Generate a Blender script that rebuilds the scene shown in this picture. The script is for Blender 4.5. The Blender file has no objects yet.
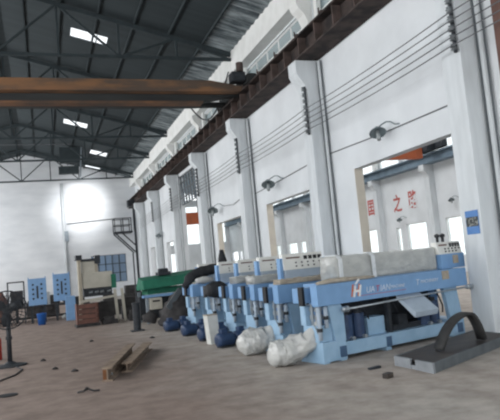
import bpy, bmesh, math, random
from math import sin, cos, pi, radians, tan, atan2, sqrt
from mathutils import Vector, Matrix, noise
random.seed(7)
scene = bpy.context.scene
COL = scene.collection

# ------------------------------------------------------------------ materials
def lin(c):
    c = c / 255.0
    return c / 12.92 if c <= 0.04045 else ((c + 0.055) / 1.055) ** 2.4
def rgb(r, g, b): return (lin(r), lin(g), lin(b), 1.0)

def mat(name, c, rough=0.6, metal=0.0, var=0.12, scale=6.0, c2=None, bump=0.0, bscale=30.0, stretch=None, spec=0.4, lo=.35, hi=.7):
    """procedural paint / metal: two tones mixed by noise, optional bump"""
    m = bpy.data.materials.new(name); m.use_nodes = True
    nt = m.node_tree; N = nt.nodes; L = nt.links
    b = N['Principled BSDF']
    b.inputs['Roughness'].default_value = rough
    b.inputs['Metallic'].default_value = metal
    b.inputs['Specular IOR Level'].default_value = spec
    col = rgb(*c)
    if c2 is None: col2 = tuple(x * (1 - var) for x in col[:3]) + (1,)
    else: col2 = rgb(*c2)
    tc = N.new('ShaderNodeTexCoord'); mp = N.new('ShaderNodeMapping')
    L.new(tc.outputs['Object'], mp.inputs['Vector'])
    if stretch: mp.inputs['Scale'].default_value = stretch
    nz = N.new('ShaderNodeTexNoise'); nz.inputs['Scale'].default_value = scale; nz.inputs['Detail'].default_value = 5
    L.new(mp.outputs['Vector'], nz.inputs['Vector'])
    rp = N.new('ShaderNodeValToRGB'); rp.color_ramp.elements[0].position = lo; rp.color_ramp.elements[1].position = hi
    rp.color_ramp.elements[0].color = col; rp.color_ramp.elements[1].color = col2
    L.new(nz.outputs['Fac'], rp.inputs['Fac']); L.new(rp.outputs['Color'], b.inputs['Base Color'])
    if bump:
        n2 = N.new('ShaderNodeTexNoise'); n2.inputs['Scale'].default_value = bscale; n2.inputs['Detail'].default_value = 3
        L.new(mp.outputs['Vector'], n2.inputs['Vector'])
        bp = N.new('ShaderNodeBump'); bp.inputs['Strength'].default_value = bump; bp.inputs['Distance'].default_value = 0.05
        L.new(n2.outputs['Fac'], bp.inputs['Height']); L.new(bp.outputs['Normal'], b.inputs['Normal'])
    return m

M = {}
M['wall'] = mat('white_limewash', (226, 230, 233), .9, c2=(212, 216, 219), scale=.8, spec=.1, bump=.08, bscale=12)
M['endwall'] = mat('white_end_plaster', (226, 229, 232), .9, c2=(208, 212, 216), scale=.5, spec=.1, stretch=(1, 1, 3))
M['column'] = mat('column_paint', (218, 223, 226), .9, c2=(204, 209, 212), scale=2, spec=.1, stretch=(3, 3, .6))
M['cream'] = mat('cream_reveal_paint', (226, 219, 205), .9, c2=(214, 207, 195), scale=3, spec=.1)
M['ringbeam'] = mat('eave_plaster', (240, 241, 239), .9, c2=(228, 229, 226), scale=2, spec=.1)
M['roof'] = mat('roof_sheet', (57, 65, 68), .8, c2=(50, 57, 60), scale=.7, stretch=(.3, 4, 1), spec=.2)
M['steel_dark'] = mat('dark_roof_steel', (64, 72, 75), .8, c2=(56, 63, 66), scale=3, spec=.1)
M['adjroof'] = mat('grey_sheet', (150, 156, 158), .8, c2=(130, 136, 138), scale=1, spec=.1)
M['rust'] = mat('rusty_crane_beam', (78, 69, 66), .85, c2=(52, 49, 49), scale=2.5, spec=.15, lo=.4, hi=.62)
M['rustlight'] = mat('rust_pinkish', (104, 90, 86), .85, c2=(72, 65, 62), scale=3, spec=.1)
M['cranepaint'] = mat('crane_orange_brown', (132, 98, 72), .8, c2=(92, 79, 70), scale=1.3, spec=.2, stretch=(.5, 1, 2), lo=.45, hi=.6)
M['cranedark'] = mat('crane_dark_web', (60, 62, 62), .8, c2=(50, 52, 53), scale=1.5, spec=.2, stretch=(.4, 1, 2))
M['cranebrown'] = mat('crane_flange_brown', (120, 88, 66), .75, c2=(80, 68, 60), scale=1.2, spec=.2)
M['orange'] = mat('crane_orange', (184, 98, 62), .7, c2=(160, 88, 60), scale=2)
M['bluegrey'] = mat('bluegrey_beam', (120, 138, 152), .7, c2=(96, 114, 128), scale=2)
M['blue'] = mat('machine_blue', (126, 166, 208), .45, c2=(118, 156, 198), scale=5)
M['bluel'] = mat('machine_light_blue', (158, 190, 216), .45, c2=(144, 178, 206), scale=6)
M['blued'] = mat('motor_dark_blue', (52, 74, 108), .5, c2=(40, 56, 84), scale=8)
M['pocket'] = mat('pocket_blue', (70, 96, 126), .7)
M['black'] = mat('black_cloth', (34, 36, 40), .8, c2=(50, 52, 56), scale=9, bump=.4, bscale=9)
M['dark'] = mat('dark_metal', (52, 56, 62), .6, c2=(36, 40, 44), scale=9)
M['chrome'] = mat('bright_steel', (190, 198, 204), .3, .7, c2=(168, 176, 182), scale=12)
M['greysteel'] = mat('grey_steel', (150, 160, 168), .5, .3, c2=(130, 140, 148), scale=8)
M['traygrey'] = mat('tray_grey', (176, 190, 204), .5, c2=(164, 178, 192), scale=6)
M['panel'] = mat('panel_white', (232, 232, 227), .5, c2=(222, 222, 217), scale=6)
M['plastic'] = mat('clear_plastic_wrap', (188, 190, 186), .3, c2=(166, 168, 166), scale=5, bump=.6, bscale=7, spec=.7, stretch=(1, 1, 1.6))
M['plastbag'] = mat('grey_plastic_bag', (202, 203, 200), .3, c2=(178, 180, 179), scale=5, bump=.6, bscale=7, spec=.7)
M['tape'] = mat('white_strap', (226, 230, 232), .4, c2=(206, 212, 216), scale=10)
M['card'] = mat('tan_cardboard', (184, 174, 158), .85, c2=(160, 150, 136), scale=9)
M['carton'] = mat('white_carton', (216, 218, 214), .8, c2=(200, 202, 198), scale=8)
M['beige'] = mat('beige_enamel', (190, 186, 174), .6, c2=(176, 172, 160), scale=4)
M['beiged'] = mat('beige_dusty', (172, 164, 148), .7, c2=(156, 148, 134), scale=4)
M['green'] = mat('green_tarpaulin', (40, 116, 92), .65, c2=(32, 98, 78), scale=4, bump=.25, bscale=6)
M['redbrown'] = mat('redbrown_board', (120, 84, 74), .85, c2=(96, 72, 66), scale=5)
M['ibeam'] = mat('rusty_section', (150, 134, 118), .8, c2=(118, 102, 90), scale=7, spec=.2)
M['ibeamr'] = mat('orange_rust', (126, 86, 58), .85, c2=(100, 70, 52), scale=9, spec=.2)
M['framegrey'] = mat('primer_grey', (146, 151, 156), .7, c2=(126, 131, 136), scale=5)
M['framedark'] = mat('dark_grey_steel', (100, 106, 110), .7, c2=(84, 90, 94), scale=5)
M['blacksteel'] = mat('oily_black_plate', (46, 44, 44), .55, c2=(70, 62, 56), scale=3, stretch=(1, 3, 1))
M['rubber'] = mat('rubber_strap', (62, 62, 62), .7, c2=(48, 48, 48), scale=8)
M['lamp'] = mat('lamp_enamel', (128, 140, 144), .5, c2=(104, 116, 120), scale=9)
M['lampin'] = mat('lamp_ballast', (160, 166, 168), .5)
M['wire'] = mat('wire_grey', (104, 106, 110), .6)
M['insul'] = mat('insulator_glaze', (120, 127, 130), .35, c2=(84, 90, 93), scale=20)
M['pipe'] = mat('pipe_grey', (206, 211, 214), .6, c2=(190, 195, 198), scale=4, stretch=(1, 1, .3))
M['cable'] = mat('dark_cable', (96, 102, 106), .7)
M['red'] = mat('red_sign_paint', (190, 98, 92), .8, c2=(176, 104, 98), scale=3)
M['redplain'] = mat('red_enamel', (170, 52, 44), .5)
M['bucket'] = mat('blue_plastic', (44, 100, 178), .45)
M['poster'] = mat('poster_blue', (92, 138, 196), .6, c2=(80, 124, 184), scale=12)
M['posterdark'] = mat('poster_picture', (54, 58, 60), .6, c2=(150, 152, 146), scale=22, lo=.5, hi=.62)
M['frame'] = mat('window_frame_grey', (74, 82, 88), .6)
M['logo_w'] = mat('logo_white', (236, 238, 240), .5)
M['logo_o'] = mat('logo_orange', (214, 120, 72), .5)
M['logo_r'] = mat('logo_red', (178, 84, 110), .5)
M['lettering'] = mat('pale_blue_lettering', (206, 220, 236), .5)
M['blackplain'] = mat('black_plastic', (30, 32, 36), .5)
M['brown'] = mat('brown_duct', (112, 84, 76), .8, c2=(92, 70, 64), scale=4)
M['junk'] = mat('dusty_dark_scrap', (68, 66, 66), .8, c2=(46, 45, 47), scale=6)

def glass_mat(name, tint, transp=.8, trans_col=(1, 1, 1)):
    m = bpy.data.materials.new(name); m.use_nodes = True
    nt = m.node_tree; N = nt.nodes; L = nt.links
    out = N['Material Output']; N.remove(N['Principled BSDF'])
    t = N.new('ShaderNodeBsdfTransparent'); t.inputs['Color'].default_value = tint
    g = N.new('ShaderNodeBsdfPrincipled'); g.inputs['Base Color'].default_value = tint; g.inputs['Roughness'].default_value = .12
    nz = N.new('ShaderNodeTexNoise'); nz.inputs['Scale'].default_value = 2.5
    mr = N.new('ShaderNodeMapRange'); mr.inputs['To Min'].default_value = 1 - transp - .08; mr.inputs['To Max'].default_value = 1 - transp + .08
    L.new(nz.outputs['Fac'], mr.inputs['Value'])
    mx = N.new('ShaderNodeMixShader'); L.new(mr.outputs['Result'], mx.inputs['Fac'])
    L.new(t.outputs[0], mx.inputs[1]); L.new(g.outputs[0], mx.inputs[2]); L.new(mx.outputs[0], out.inputs['Surface'])
    return m
M['glass'] = glass_mat('clear_window_glass', (.92, .95, .95, 1), .85)
M['glassdirty'] = glass_mat('dusty_window_glass', (.62, .70, .72, 1), .45)
M['glassblue'] = glass_mat('blue_window_glass', (.30, .40, .52, 1), .35)

def translucent_mat(name, c, amount, streak=False):
    m = bpy.data.materials.new(name); m.use_nodes = True
    nt = m.node_tree; N = nt.nodes; L = nt.links
    out = N['Material Output']; b = N['Principled BSDF']
    b.inputs['Base Color'].default_value = c; b.inputs['Roughness'].default_value = .7
    t = N.new('ShaderNodeBsdfTranslucent'); t.inputs['Color'].default_value = c
    mx = N.new('ShaderNodeMixShader'); mx.inputs['Fac'].default_value = amount
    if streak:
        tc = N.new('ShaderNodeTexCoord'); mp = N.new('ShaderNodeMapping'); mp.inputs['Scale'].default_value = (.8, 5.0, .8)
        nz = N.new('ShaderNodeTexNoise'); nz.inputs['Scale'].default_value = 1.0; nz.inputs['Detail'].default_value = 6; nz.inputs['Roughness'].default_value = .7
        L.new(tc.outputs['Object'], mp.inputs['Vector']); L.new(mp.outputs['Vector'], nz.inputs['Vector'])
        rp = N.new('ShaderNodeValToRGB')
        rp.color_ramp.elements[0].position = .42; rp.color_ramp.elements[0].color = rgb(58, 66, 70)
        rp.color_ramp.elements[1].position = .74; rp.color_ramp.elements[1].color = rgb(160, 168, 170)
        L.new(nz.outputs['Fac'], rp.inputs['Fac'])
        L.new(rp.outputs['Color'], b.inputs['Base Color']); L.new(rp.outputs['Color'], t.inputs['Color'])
    L.new(b.outputs[0], mx.inputs[1]); L.new(t.outputs[0], mx.inputs[2]); L.new(mx.outputs[0], out.inputs['Surface'])
    return m
M['skylight'] = translucent_mat('skylight_sheet', (.95, .96, .97, 1), .9)
M['eavesheet'] = translucent_mat('stained_lightstreak_sheet', rgb(150, 158, 160), .22, True)  # dirt stains, plus pale streaks coloured in for window light grazing the roof

def floor_material():
    m = bpy.data.materials.new('dusty_concrete_floor'); m.use_nodes = True
    nt = m.node_tree; N = nt.nodes; L = nt.links; b = N['Principled BSDF']
    b.inputs['Roughness'].default_value = .85; b.inputs['Specular IOR Level'].default_value = .25
    tc = N.new('ShaderNodeTexCoord')
    n1 = N.new('ShaderNodeTexNoise'); n1.inputs['Scale'].default_value = .35; n1.inputs['Detail'].default_value = 6; n1.inputs['Roughness'].default_value = .6
    n2 = N.new('ShaderNodeTexNoise'); n2.inputs['Scale'].default_value = 2.6; n2.inputs['Detail'].default_value = 8; n2.inputs['Roughness'].default_value = .65
    L.new(tc.outputs['Object'], n1.inputs['Vector']); L.new(tc.outputs['Object'], n2.inputs['Vector'])
    r1 = N.new('ShaderNodeValToRGB')
    r1.color_ramp.elements[0].position = .36; r1.color_ramp.elements[0].color = rgb(184, 178, 171)
    r1.color_ramp.elements[1].position = .64; r1.color_ramp.elements[1].color = rgb(176, 165, 156)
    L.new(n1.outputs['Fac'], r1.inputs['Fac'])
    r2 = N.new('ShaderNodeValToRGB')
    r2.color_ramp.elements[0].position = .34; r2.color_ramp.elements[0].color = (.58, .57, .56, 1)
    r2.color_ramp.elements[1].position = .62; r2.color_ramp.elements[1].color = (1, 1, 1, 1)
    L.new(n2.outputs['Fac'], r2.inputs['Fac'])
    # brown trodden dirt covers the open side of the hall, its edge broken by noise
    sx = N.new('ShaderNodeSeparateXYZ'); L.new(tc.outputs['Object'], sx.inputs[0])
    ad = N.new('ShaderNodeMath'); ad.operation = 'MULTIPLY_ADD'; ad.inputs[1].default_value = 3.5
    L.new(n1.outputs['Fac'], ad.inputs[0]); L.new(sx.outputs['X'], ad.inputs[2])
    mr = N.new('ShaderNodeMapRange'); mr.inputs['From Min'].default_value = 3.0; mr.inputs['From Max'].default_value = 4.6
    L.new(ad.outputs[0], mr.inputs['Value'])
    md = N.new('ShaderNodeMix'); md.data_type = 'RGBA'
    L.new(mr.outputs['Result'], md.inputs[0]); md.inputs[6].default_value = rgb(148, 132, 123); L.new(r1.outputs['Color'], md.inputs[7])
    mx = N.new('ShaderNodeMix'); mx.data_type = 'RGBA'; mx.blend_type = 'MULTIPLY'; mx.inputs[0].default_value = .8
    L.new(md.outputs[2], mx.inputs[6]); L.new(r2.outputs['Color'], mx.inputs[7])
    L.new(mx.outputs[2], b.inputs['Base Color'])
    bp = N.new('ShaderNodeBump'); bp.inputs['Strength'].default_value = .25; bp.inputs['Distance'].default_value = .03
    L.new(n2.outputs['Fac'], bp.inputs['Height']); L.new(bp.outputs['Normal'], b.inputs['Normal'])
    return m
M['floor'] = floor_material()

# ------------------------------------------------------------------ geometry helpers
class G:
    def __init__(s): s.v = []; s.f = []
    def add(s, vs, fs):
        o = len(s.v); s.v += [tuple(v) for v in vs]; s.f += [tuple(i + o for i in f) for f in fs]; return s
    def hexa(s, b4, t4):
        return s.add(list(b4) + list(t4), [(3, 2, 1, 0), (4, 5, 6, 7), (0, 1, 5, 4), (1, 2, 6, 5), (2, 3, 7, 6), (3, 0, 4, 7)])
    def box(s, x0, x1, y0, y1, z0, z1):
        return s.hexa([(x0, y0, z0), (x1, y0, z0), (x1, y1, z0), (x0, y1, z0)], [(x0, y0, z1), (x1, y0, z1), (x1, y1, z1), (x0, y1, z1)])
    def prism(s, poly, axis, a, b):
        """poly: list of 2D points; extruded along axis from a to b"""
        def P(p, t):
            if axis == 'x': return (t, p[0], p[1])
            if axis == 'y': return (p[0], t, p[1])
            return (p[0], p[1], t)
        n = len(poly); vs = [P(p, a) for p in poly] + [P(p, b) for p in poly]
        fs = [tuple(range(n))[::-1], tuple(range(n, 2 * n))] + [(i, (i + 1) % n, (i + 1) % n + n, i + n) for i in range(n)]
        return s.add(vs, fs)
    def cyl(s, p0, p1, r0, r1=None, n=12):
        p0 = Vector(p0); p1 = Vector(p1); r1 = r0 if r1 is None else r1
        d = (p1 - p0).normalized(); a = d.orthogonal().normalized(); b = d.cross(a)
        vs = [p0 + (a * cos(2 * pi * i / n) + b * sin(2 * pi * i / n)) * r0 for i in range(n)]
        vs += [p1 + (a * cos(2 * pi * i / n) + b * sin(2 * pi * i / n)) * r1 for i in range(n)]
        fs = [tuple(range(n))[::-1], tuple(range(n, 2 * n))] + [(i, (i + 1) % n, (i + 1) % n + n, i + n) for i in range(n)]
        return s.add(vs, fs)
    def bar(s, p0, p1, w, h=None, up=(0, 0, 1)):
        p0 = Vector(p0); p1 = Vector(p1); h = w if h is None else h
        d = (p1 - p0).normalized(); a = d.cross(Vector(up))
        if a.length < 1e-4: a = d.cross(Vector((1, 0, 0)))
        a.normalize(); b = a.cross(d)
        q = [(-1, -1), (1, -1), (1, 1), (-1, 1)]
        return s.hexa([p0 + a * (i * w / 2) + b * (j * h / 2) for i, j in q], [p1 + a * (i * w / 2) + b * (j * h / 2) for i, j in q])
    def tube(s, pts, r, n=8, closed=False):
        pts = [Vector(p) for p in pts]; m = len(pts); rr = r if isinstance(r, (list, tuple)) else [r] * m
        rings = []; prev = None
        for i, p in enumerate(pts):
            if closed: d = pts[(i + 1) % m] - pts[i - 1]
            else: d = pts[min(i + 1, m - 1)] - pts[max(i - 1, 0)]
            d.normalize()
            a = d.orthogonal().normalized() if prev is None else (prev - d * prev.dot(d)).normalized()
            prev = a; b = d.cross(a)
            rings.append([p + (a * cos(2 * pi * k / n) + b * sin(2 * pi * k / n)) * rr[i] for k in range(n)])
        vs = [v for R in rings for v in R]; fs = []
        for i in range(m if closed else m - 1):
            j = (i + 1) % m
            fs += [(i * n + k, i * n + (k + 1) % n, j * n + (k + 1) % n, j * n + k) for k in range(n)]
        if not closed: fs += [tuple(range(n))[::-1], tuple(range((m - 1) * n, m * n))]
        return s.add(vs, fs)
    def lathe(s, prof, c=(0, 0, 0), n=20, rot=None):
        """prof: (r, z); about local z, then rot matrix, then moved to c"""
        c = Vector(c); vs = []
        for r, z in prof:
            for k in range(n):
                p = Vector((r * cos(2 * pi * k / n), r * sin(2 * pi * k / n), z))
                if rot: p = rot @ p
                vs.append(p + c)
        m = len(prof)
        fs = [(i * n + k, i * n + (k + 1) % n, (i + 1) * n + (k + 1) % n, (i + 1) * n + k) for i in range(m - 1) for k in range(n)]
        fs += [tuple(range(n))[::-1], tuple(range((m - 1) * n, m * n))]
        return s.add(vs, fs)
    def lumpy(s, path, radii, n=18, amp=.2, freq=6, seed=0, squash=1.0, sub=4, zmin=0.004):
        pts = []; rr = []
        for i in range(len(path) - 1):
            for j in range(sub):
                t = j / sub; pts.append(Vector(path[i]).lerp(Vector(path[i + 1]), t)); rr.append(radii[i] * (1 - t) + radii[i + 1] * t)
        pts.append(Vector(path[-1])); rr.append(radii[-1])
        o = len(s.v); s.tube(pts, rr, n)
        for i in range(o, len(s.v)):
            v = Vector(s.v[i]); k = (i - o) // n; c = pts[min(k, len(pts) - 1)]
            d = v - c; f = 1 + amp * noise.noise(v * freq + Vector((seed, seed, 0))) + amp * .6 * noise.noise(v * freq * 2.3 + Vector((0, seed, 5)))
            d = d * f; d.z *= squash; q = c + d
            if q.z < zmin: q.z = zmin
            s.v[i] = tuple(q)
        return s
    def build(s, name, m, parent=None, smooth=False, bevel=0.0, origin=None):
        me = bpy.data.meshes.new(name)
        vs = s.v
        if origin is not None: vs = [(a - origin[0], b - origin[1], c - origin[2]) for a, b, c in vs]
        me.from_pydata(vs, [], s.f); me.update()
        bm = bmesh.new(); bm.from_mesh(me)
        bmesh.ops.recalc_face_normals(bm, faces=bm.faces)
        if bevel:
            bmesh.ops.bevel(bm, geom=[e for e in bm.edges if e.calc_face_angle(0) > .6], offset=bevel, segments=2, affect='EDGES', profile=.6, clamp_overlap=True)
        bm.to_mesh(me); bm.free()
        if smooth:
            for p in me.polygons: p.use_smooth = True
        o = bpy.data.objects.new(name, me); me.materials.append(m)
        if origin is not None: o.location = origin
        COL.objects.link(o)
        if parent: o.parent = parent
        return o

def tag(o, label=None, cat=None, group=None, kind=None):
    if label: o['label'] = label
    if cat: o['category'] = cat
    if group: o['group'] = group
    if kind: o['kind'] = kind
    return o
def thing(name, label, cat, loc=(0, 0, 0), rz=0.0, group=None):
    o = bpy.data.objects.new(name, None); COL.objects.link(o)
    o.empty_display_size = .2; o.location = loc; o.rotation_euler = (0, 0, rz)
    return tag(o, label, cat, group)
def struct(name, g, m, parent=None, label=None, **k):
    o = g.build(name, m, parent, **k); o['kind'] = 'structure'
    if label: o['label'] = label
    return o
def copy_tree(o, parent=None):
    c = o.copy(); COL.objects.link(c)
    if parent is not None: c.parent = parent
    for ch in list(o.children): copy_tree(ch, c)
    return c
def text_mesh(name, body, size, m, parent=None, loc=(0, 0, 0), rot=(pi / 2, 0, 0), extrude=.002, shear=0, align='LEFT', sx=1.0, offset=0):
    cu = bpy.data.curves.new(name, 'FONT'); cu.body = body; cu.size = size; cu.extrude = extrude; cu.shear = shear; cu.offset = offset; cu.align_x = align
    cu.resolution_u = 3
    t = bpy.data.objects.new(name, cu); COL.objects.link(t)
    dg = bpy.context.evaluated_depsgraph_get()
    me = bpy.data.meshes.new_from_object(t.evaluated_get(dg))
    bpy.data.objects.remove(t); bpy.data.curves.remove(cu)
    me.materials.clear(); me.materials.append(m)
    o = bpy.data.objects.new(name, me); COL.objects.link(o); o.location = loc; o.rotation_euler = rot; o.scale = (sx, 1, 1)
    if parent: o.parent = parent
    return o

def slab_with_holes(a0, a1, b0, b1, holes, put):
    """grid decomposition of a rectangle minus holes; put(a0,a1,b0,b1) for every solid cell"""
    A = sorted({a0, a1, *[min(max(h[i], a0), a1) for h in holes for i in (0, 1)]})
    B = sorted({b0, b1, *[min(max(h[i], b0), b1) for h in holes for i in (2, 3)]})
    for i in range(len(A) - 1):
        run = None
        for j in range(len(B) - 1):
            ca = (A[i] + A[i + 1]) / 2; cb = (B[j] + B[j + 1]) / 2
            if any(h[0] < ca < h[1] and h[2] < cb < h[3] for h in holes):
                if run is not None: put(A[i], A[i + 1], run, B[j]); run = None
            elif run is None: run = B[j]
        if run is not None: put(A[i], A[i + 1], run, B[-1])

# ------------------------------------------------------------------ dimensions (metres; X across, Y down the hall, Z up)
WX = 7.3; WT = .24; XL = -9.1; RIDGE = -.9; ZR = 11.35; SL = .262
Y0, YE = -8.0, 48.0
XF = 22.3; YF = 72.0
def roof_z(x): return ZR - SL * abs(x - RIDGE)
COLS = [8.1 + 6 * k for k in range(-2, 7)]      # near face of each column

# ------------------------------------------------------------------ shell
struct('floor', G().box(XL - 3, XF + 2, Y0 - 4, YF + 1, -.2, 0), M['floor'])

OPEN = [(9.0, 12.85, 0, 3.58), (15.15, 19.05, 0, 3.47), (21.6, 25.25, 0, 3.4), (28.4, 32.05, 0, 6.6), (33.9, 36.9, 0, 3.3), (39.9, 42.7, 0, 3.3)]
CLER = [(c + .72, c + 5.78, 7.5, 8.45) for c in COLS if c + 5.8 < YE]
g = G(); slab_with_holes(Y0, YF, 0, 12.2, OPEN + CLER, lambda a, b, c, d: g.box(WX, WX + WT, a, b, c, d))
struct('wall_right', g, M['wall'])
for i, (a, b, c, d) in enumerate(OPEN[:3]):
    g = G().box(WX + .004, WX + WT - .004, b - .012, b + .004, .0, d)
    struct('trim_%d' % (i + 1), g, M['cream'])
# end wall of the main hall, with gable
g = G()
slab_with_holes(XL, WX, 0, 9.1, [(3.55, 6.2, 1.1, 3.25)], lambda a, b, c, d: g.box(a, b, YE, YE + .24, c, d))
g.prism([(XL, 9.1), (WX, 9.1), (WX, roof_z(WX)), (RIDGE, ZR), (XL, roof_z(XL))], 'y', YE, YE + .24)
struct('wall_end', g, M['endwall'])
LWIN = [(y, y + 4.4, 3.2, 8.2) for y in range(-6, 46, 6)]
g = G(); slab_with_holes(Y0, YE + .24, 0, 9.3, LWIN, lambda a, b, c, d: g.box(XL - .24, XL, a, b, c, d))
struct('wall_left', g, M['wall'])
g = G(); slab_with_holes(XL - .24, WX, 0, 9.1, [(-7.5, 6, 0, 7.5)], lambda a, b, c, d: g.box(a, b, Y0 - .24, Y0, c, d))
struct('wall_back', g, M['wall'])
# roof, two slopes with skylight slots (x measured along the slope's plan)
SKY = [(1.47, 2.78, 22.05, 22.9), (1.6, 2.9, 34.9, 36.0), (3.5, 4.6, 41.2, 42.5), (3.5, 4.6, 46.2, 47.5), (-6.5, -4.7, 20.0, 21.3), (-6.5, -4.7, 32.6, 34.2)]
g = G()
def roof_cell(a, b, c, d, g=None, t=.04, dz=0):
    g.hexa([(a, c, roof_z(a) + dz), (b, c, roof_z(b) + dz), (b, d, roof_z(b) + dz), (a, d, roof_z(a) + dz)],
           [(a, c, roof_z(a) + t + dz), (b, c, roof_z(b) + t + dz), (b, d, roof_z(b) + t + dz), (a, d, roof_z(a) + t + dz)])
EX = 6.05
slab_with_holes(RIDGE, EX, Y0 - .5, YE + .4, SKY[:4], lambda a, b, c, d: roof_cell(a, b, c, d, g))
slab_with_holes(XL - .4, RIDGE, Y0 - .5, YE + .4, SKY[4:], lambda a, b, c, d: roof_cell(a, b, c, d, g))
struct('ceiling', g, M['roof'])
# corrugated translucent eave sheets, window light painted in as pale streaks
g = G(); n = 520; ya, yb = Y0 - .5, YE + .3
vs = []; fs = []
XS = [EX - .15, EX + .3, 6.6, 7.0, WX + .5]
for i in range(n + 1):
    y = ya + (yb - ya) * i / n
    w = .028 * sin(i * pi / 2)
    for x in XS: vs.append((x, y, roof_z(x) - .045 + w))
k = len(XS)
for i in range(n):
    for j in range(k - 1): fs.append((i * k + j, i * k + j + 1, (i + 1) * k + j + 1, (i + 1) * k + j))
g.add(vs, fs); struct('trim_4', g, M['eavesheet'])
for i, (a, b, c, d) in enumerate(SKY):
    g = G(); roof_cell(a - .05, b + .05, c - .05, d + .05, g, t=.012, dz=.045)
    w = struct('window_%d' % (30 + i), g, M['skylight'])
    g = G()
    for x in ((a * .42 + b * .58), (a * .3 + b * .7)):
        g.bar((x, c, roof_z(x) - .03), (x, d, roof_z(x) - .03), .035)
    if i == 0: g.build('glazing_bar', M['steel_dark'], w)
# ring beam at the eave, pillars and clerestory windows
struct('trim_5', G().box(6.9, WX, Y0, YE, 8.5, roof_z(6.9) + .1), M['ringbeam'])
for i, (a, b, c, d) in enumerate(CLER):
    w = struct('window_%d' % (i + 1), G().box(WX + .1, WX + .112, a, b, c, d), M['glassdirty'])
    f = G()
    for t in range(6):
        y = a + (b - a) * t / 5; f.box(WX + .07, WX + .13, y - .025, y + .025, c, d)
    for z in (c + .02, c + .55, d - .02): f.box(WX + .07, WX + .13, a, b, z - .02, z + .02)
    f.build('window_frame', M['ringbeam'], w)
for i, c in enumerate(COLS):
    # main column with a corbel carrying the crane beam
    poly = [(6.87, 0), (WX, 0), (WX, 6.76), (6.6, 6.76), (6.6, 6.42), (6.66, 6.3), (6.8, 6.12), (6.87, 5.95)]
    struct('column', G().prism(poly, 'y', c, c + .5), M['column'], bevel=.015)
    # upper pillar with curved bracket under the ring beam
    p2 = [(7.1, 6.77), (WX, 6.77), (WX, 8.5), (6.8, 8.5), (6.8, 8.36), (6.86, 8.22), (7.02, 8.06), (7.1, 7.86)]
    struct('column_upper', G().prism(p2, 'y', c, c + .45), M['ringbeam'])
    struct('column_upper', G().box(7.18, WX, c - .42, c - .24, 7.4, 8.5), M['ringbeam'])
    if i < 2: continue      # behind the camera
    dp = thing('downpipe', None, 'pipe', (7.24, c - .12, 0))
    tag(dp, ['pale downpipe in the corner of the nearest column', 'pale downpipe beside the second column, over the row of machines', 'pale downpipe beside the third column from the camera',
             'pale downpipe beside the fourth column, at the tall opening', 'thin downpipe beside the fifth column from the camera', 'thin downpipe beside the sixth column, near the end wall',
             'thin downpipe beside the last column at the end wall'][max(0, i - 2)] if i >= 2 else 'downpipe on the near wall behind the camera, bay %s' % ('first', 'second')[i], 'pipe')
    G().cyl((0, 0, 0), (0, 0, 6.7), .055, n=10).build('pipe', M['pipe'], dp, smooth=False)
    G().cyl((-.03, .075, 0), (-.03, .075, 6.7), .022, n=6).build('cable', M['cable'], dp)
    G().cyl((0, -.075, 0.0), (0, -.075, 6.7), .016, n=6).build('cable', M['cable'], dp)
    G().cyl((0, 0, 7.45), (0, 0, 8.48), .05, n=8).build('pipe', M['pipe'], dp)

# crane runway beam with rail
rb = thing('crane_runway_beam', 'rust-brown crane runway beam resting on the column corbels of the right wall', 'crane beam', (0, 0, 6.77))
G().box(6.64, 7.28, Y0, YE - .1, 0, .05).build('bottom_flange', M['rust'], rb)
G().box(6.92, 6.98, Y0, YE - .1, .05, .57).build('web', M['rust'], rb)
G().box(6.66, 7.26, Y0, YE - .1, .57, .62).build('top_flange', M['rust'], rb)
g = G(); y = 4.0
while y < 44:
    g.box(6.7, 6.92, y, y + .05, .05, .57); y += 1.0
g.build('stiffener', M['rustlight'], rb)
G().box(6.9, 7.0, Y0, YE - .1, .62, .72).build('rail', M['rust'], rb)
g = G(); y = 6.6
while y < 44:
    g.box(6.72, 6.86, y, y + .16, .62, .72); g.cyl((6.7, y + .08, .62), (6.7, y + .08, .8), .02, n=6); y += 1.5
g.build('rail_clip', M['rustlight'], rb)

# roof trusses and purlins
def truss(y, zb, xa=XL, xb=6.9):
    g = G()
    tops = [xa + (xb - xa) * i / 8 for i in range(9)]
    def zt(x): return roof_z(x) - .14
    for i in range(8):
        a, b = tops[i], tops[i + 1]
        if a < RIDGE < b: g.bar((a, y, zt(a)), (RIDGE, y, zt(RIDGE)), .12, .16); g.bar((RIDGE, y, zt(RIDGE)), (b, y, zt(b)), .12, .16)
        else: g.bar((a, y, zt(a)), (b, y, zt(b)), .12, .16)
    g.bar((xa, y, zb), (xb, y, zb), .1, .1)
    for i in range(9):
        x = tops[i]
        if zt(x) - zb > .2: g.bar((x, y, zb), (x, y, zt(x)), .07)
        if i < 8:
            x2 = tops[i + 1]
            if i % 2 == 0: g.bar((x, y, zb), (x2, y, zt(x2)), .07)
            else: g.bar((x, y, zt(x)), (x2, y, zb), .07)
    return struct('roof_truss', g, M['steel_dark'])
for y in (2.3, 8.3, 14.3, 20.2, 26.3, 32.3, 38.3): truss(y, 8.98)
truss(45.7, 8.93)
x = -.15
while x < 6.9:
    struct('purlin', G().bar((x, Y0, roof_z(x) - .05), (x, YE, roof_z(x) - .05), .05, .09), M['steel_dark']); x += 1.2
x = -1.35
while x > XL + .4:
    struct('purlin', G().bar((x, Y0, roof_z(x) - .05), (x, YE, roof_z(x) - .05), .05, .09), M['steel_dark']); x -= 1.2

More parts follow.
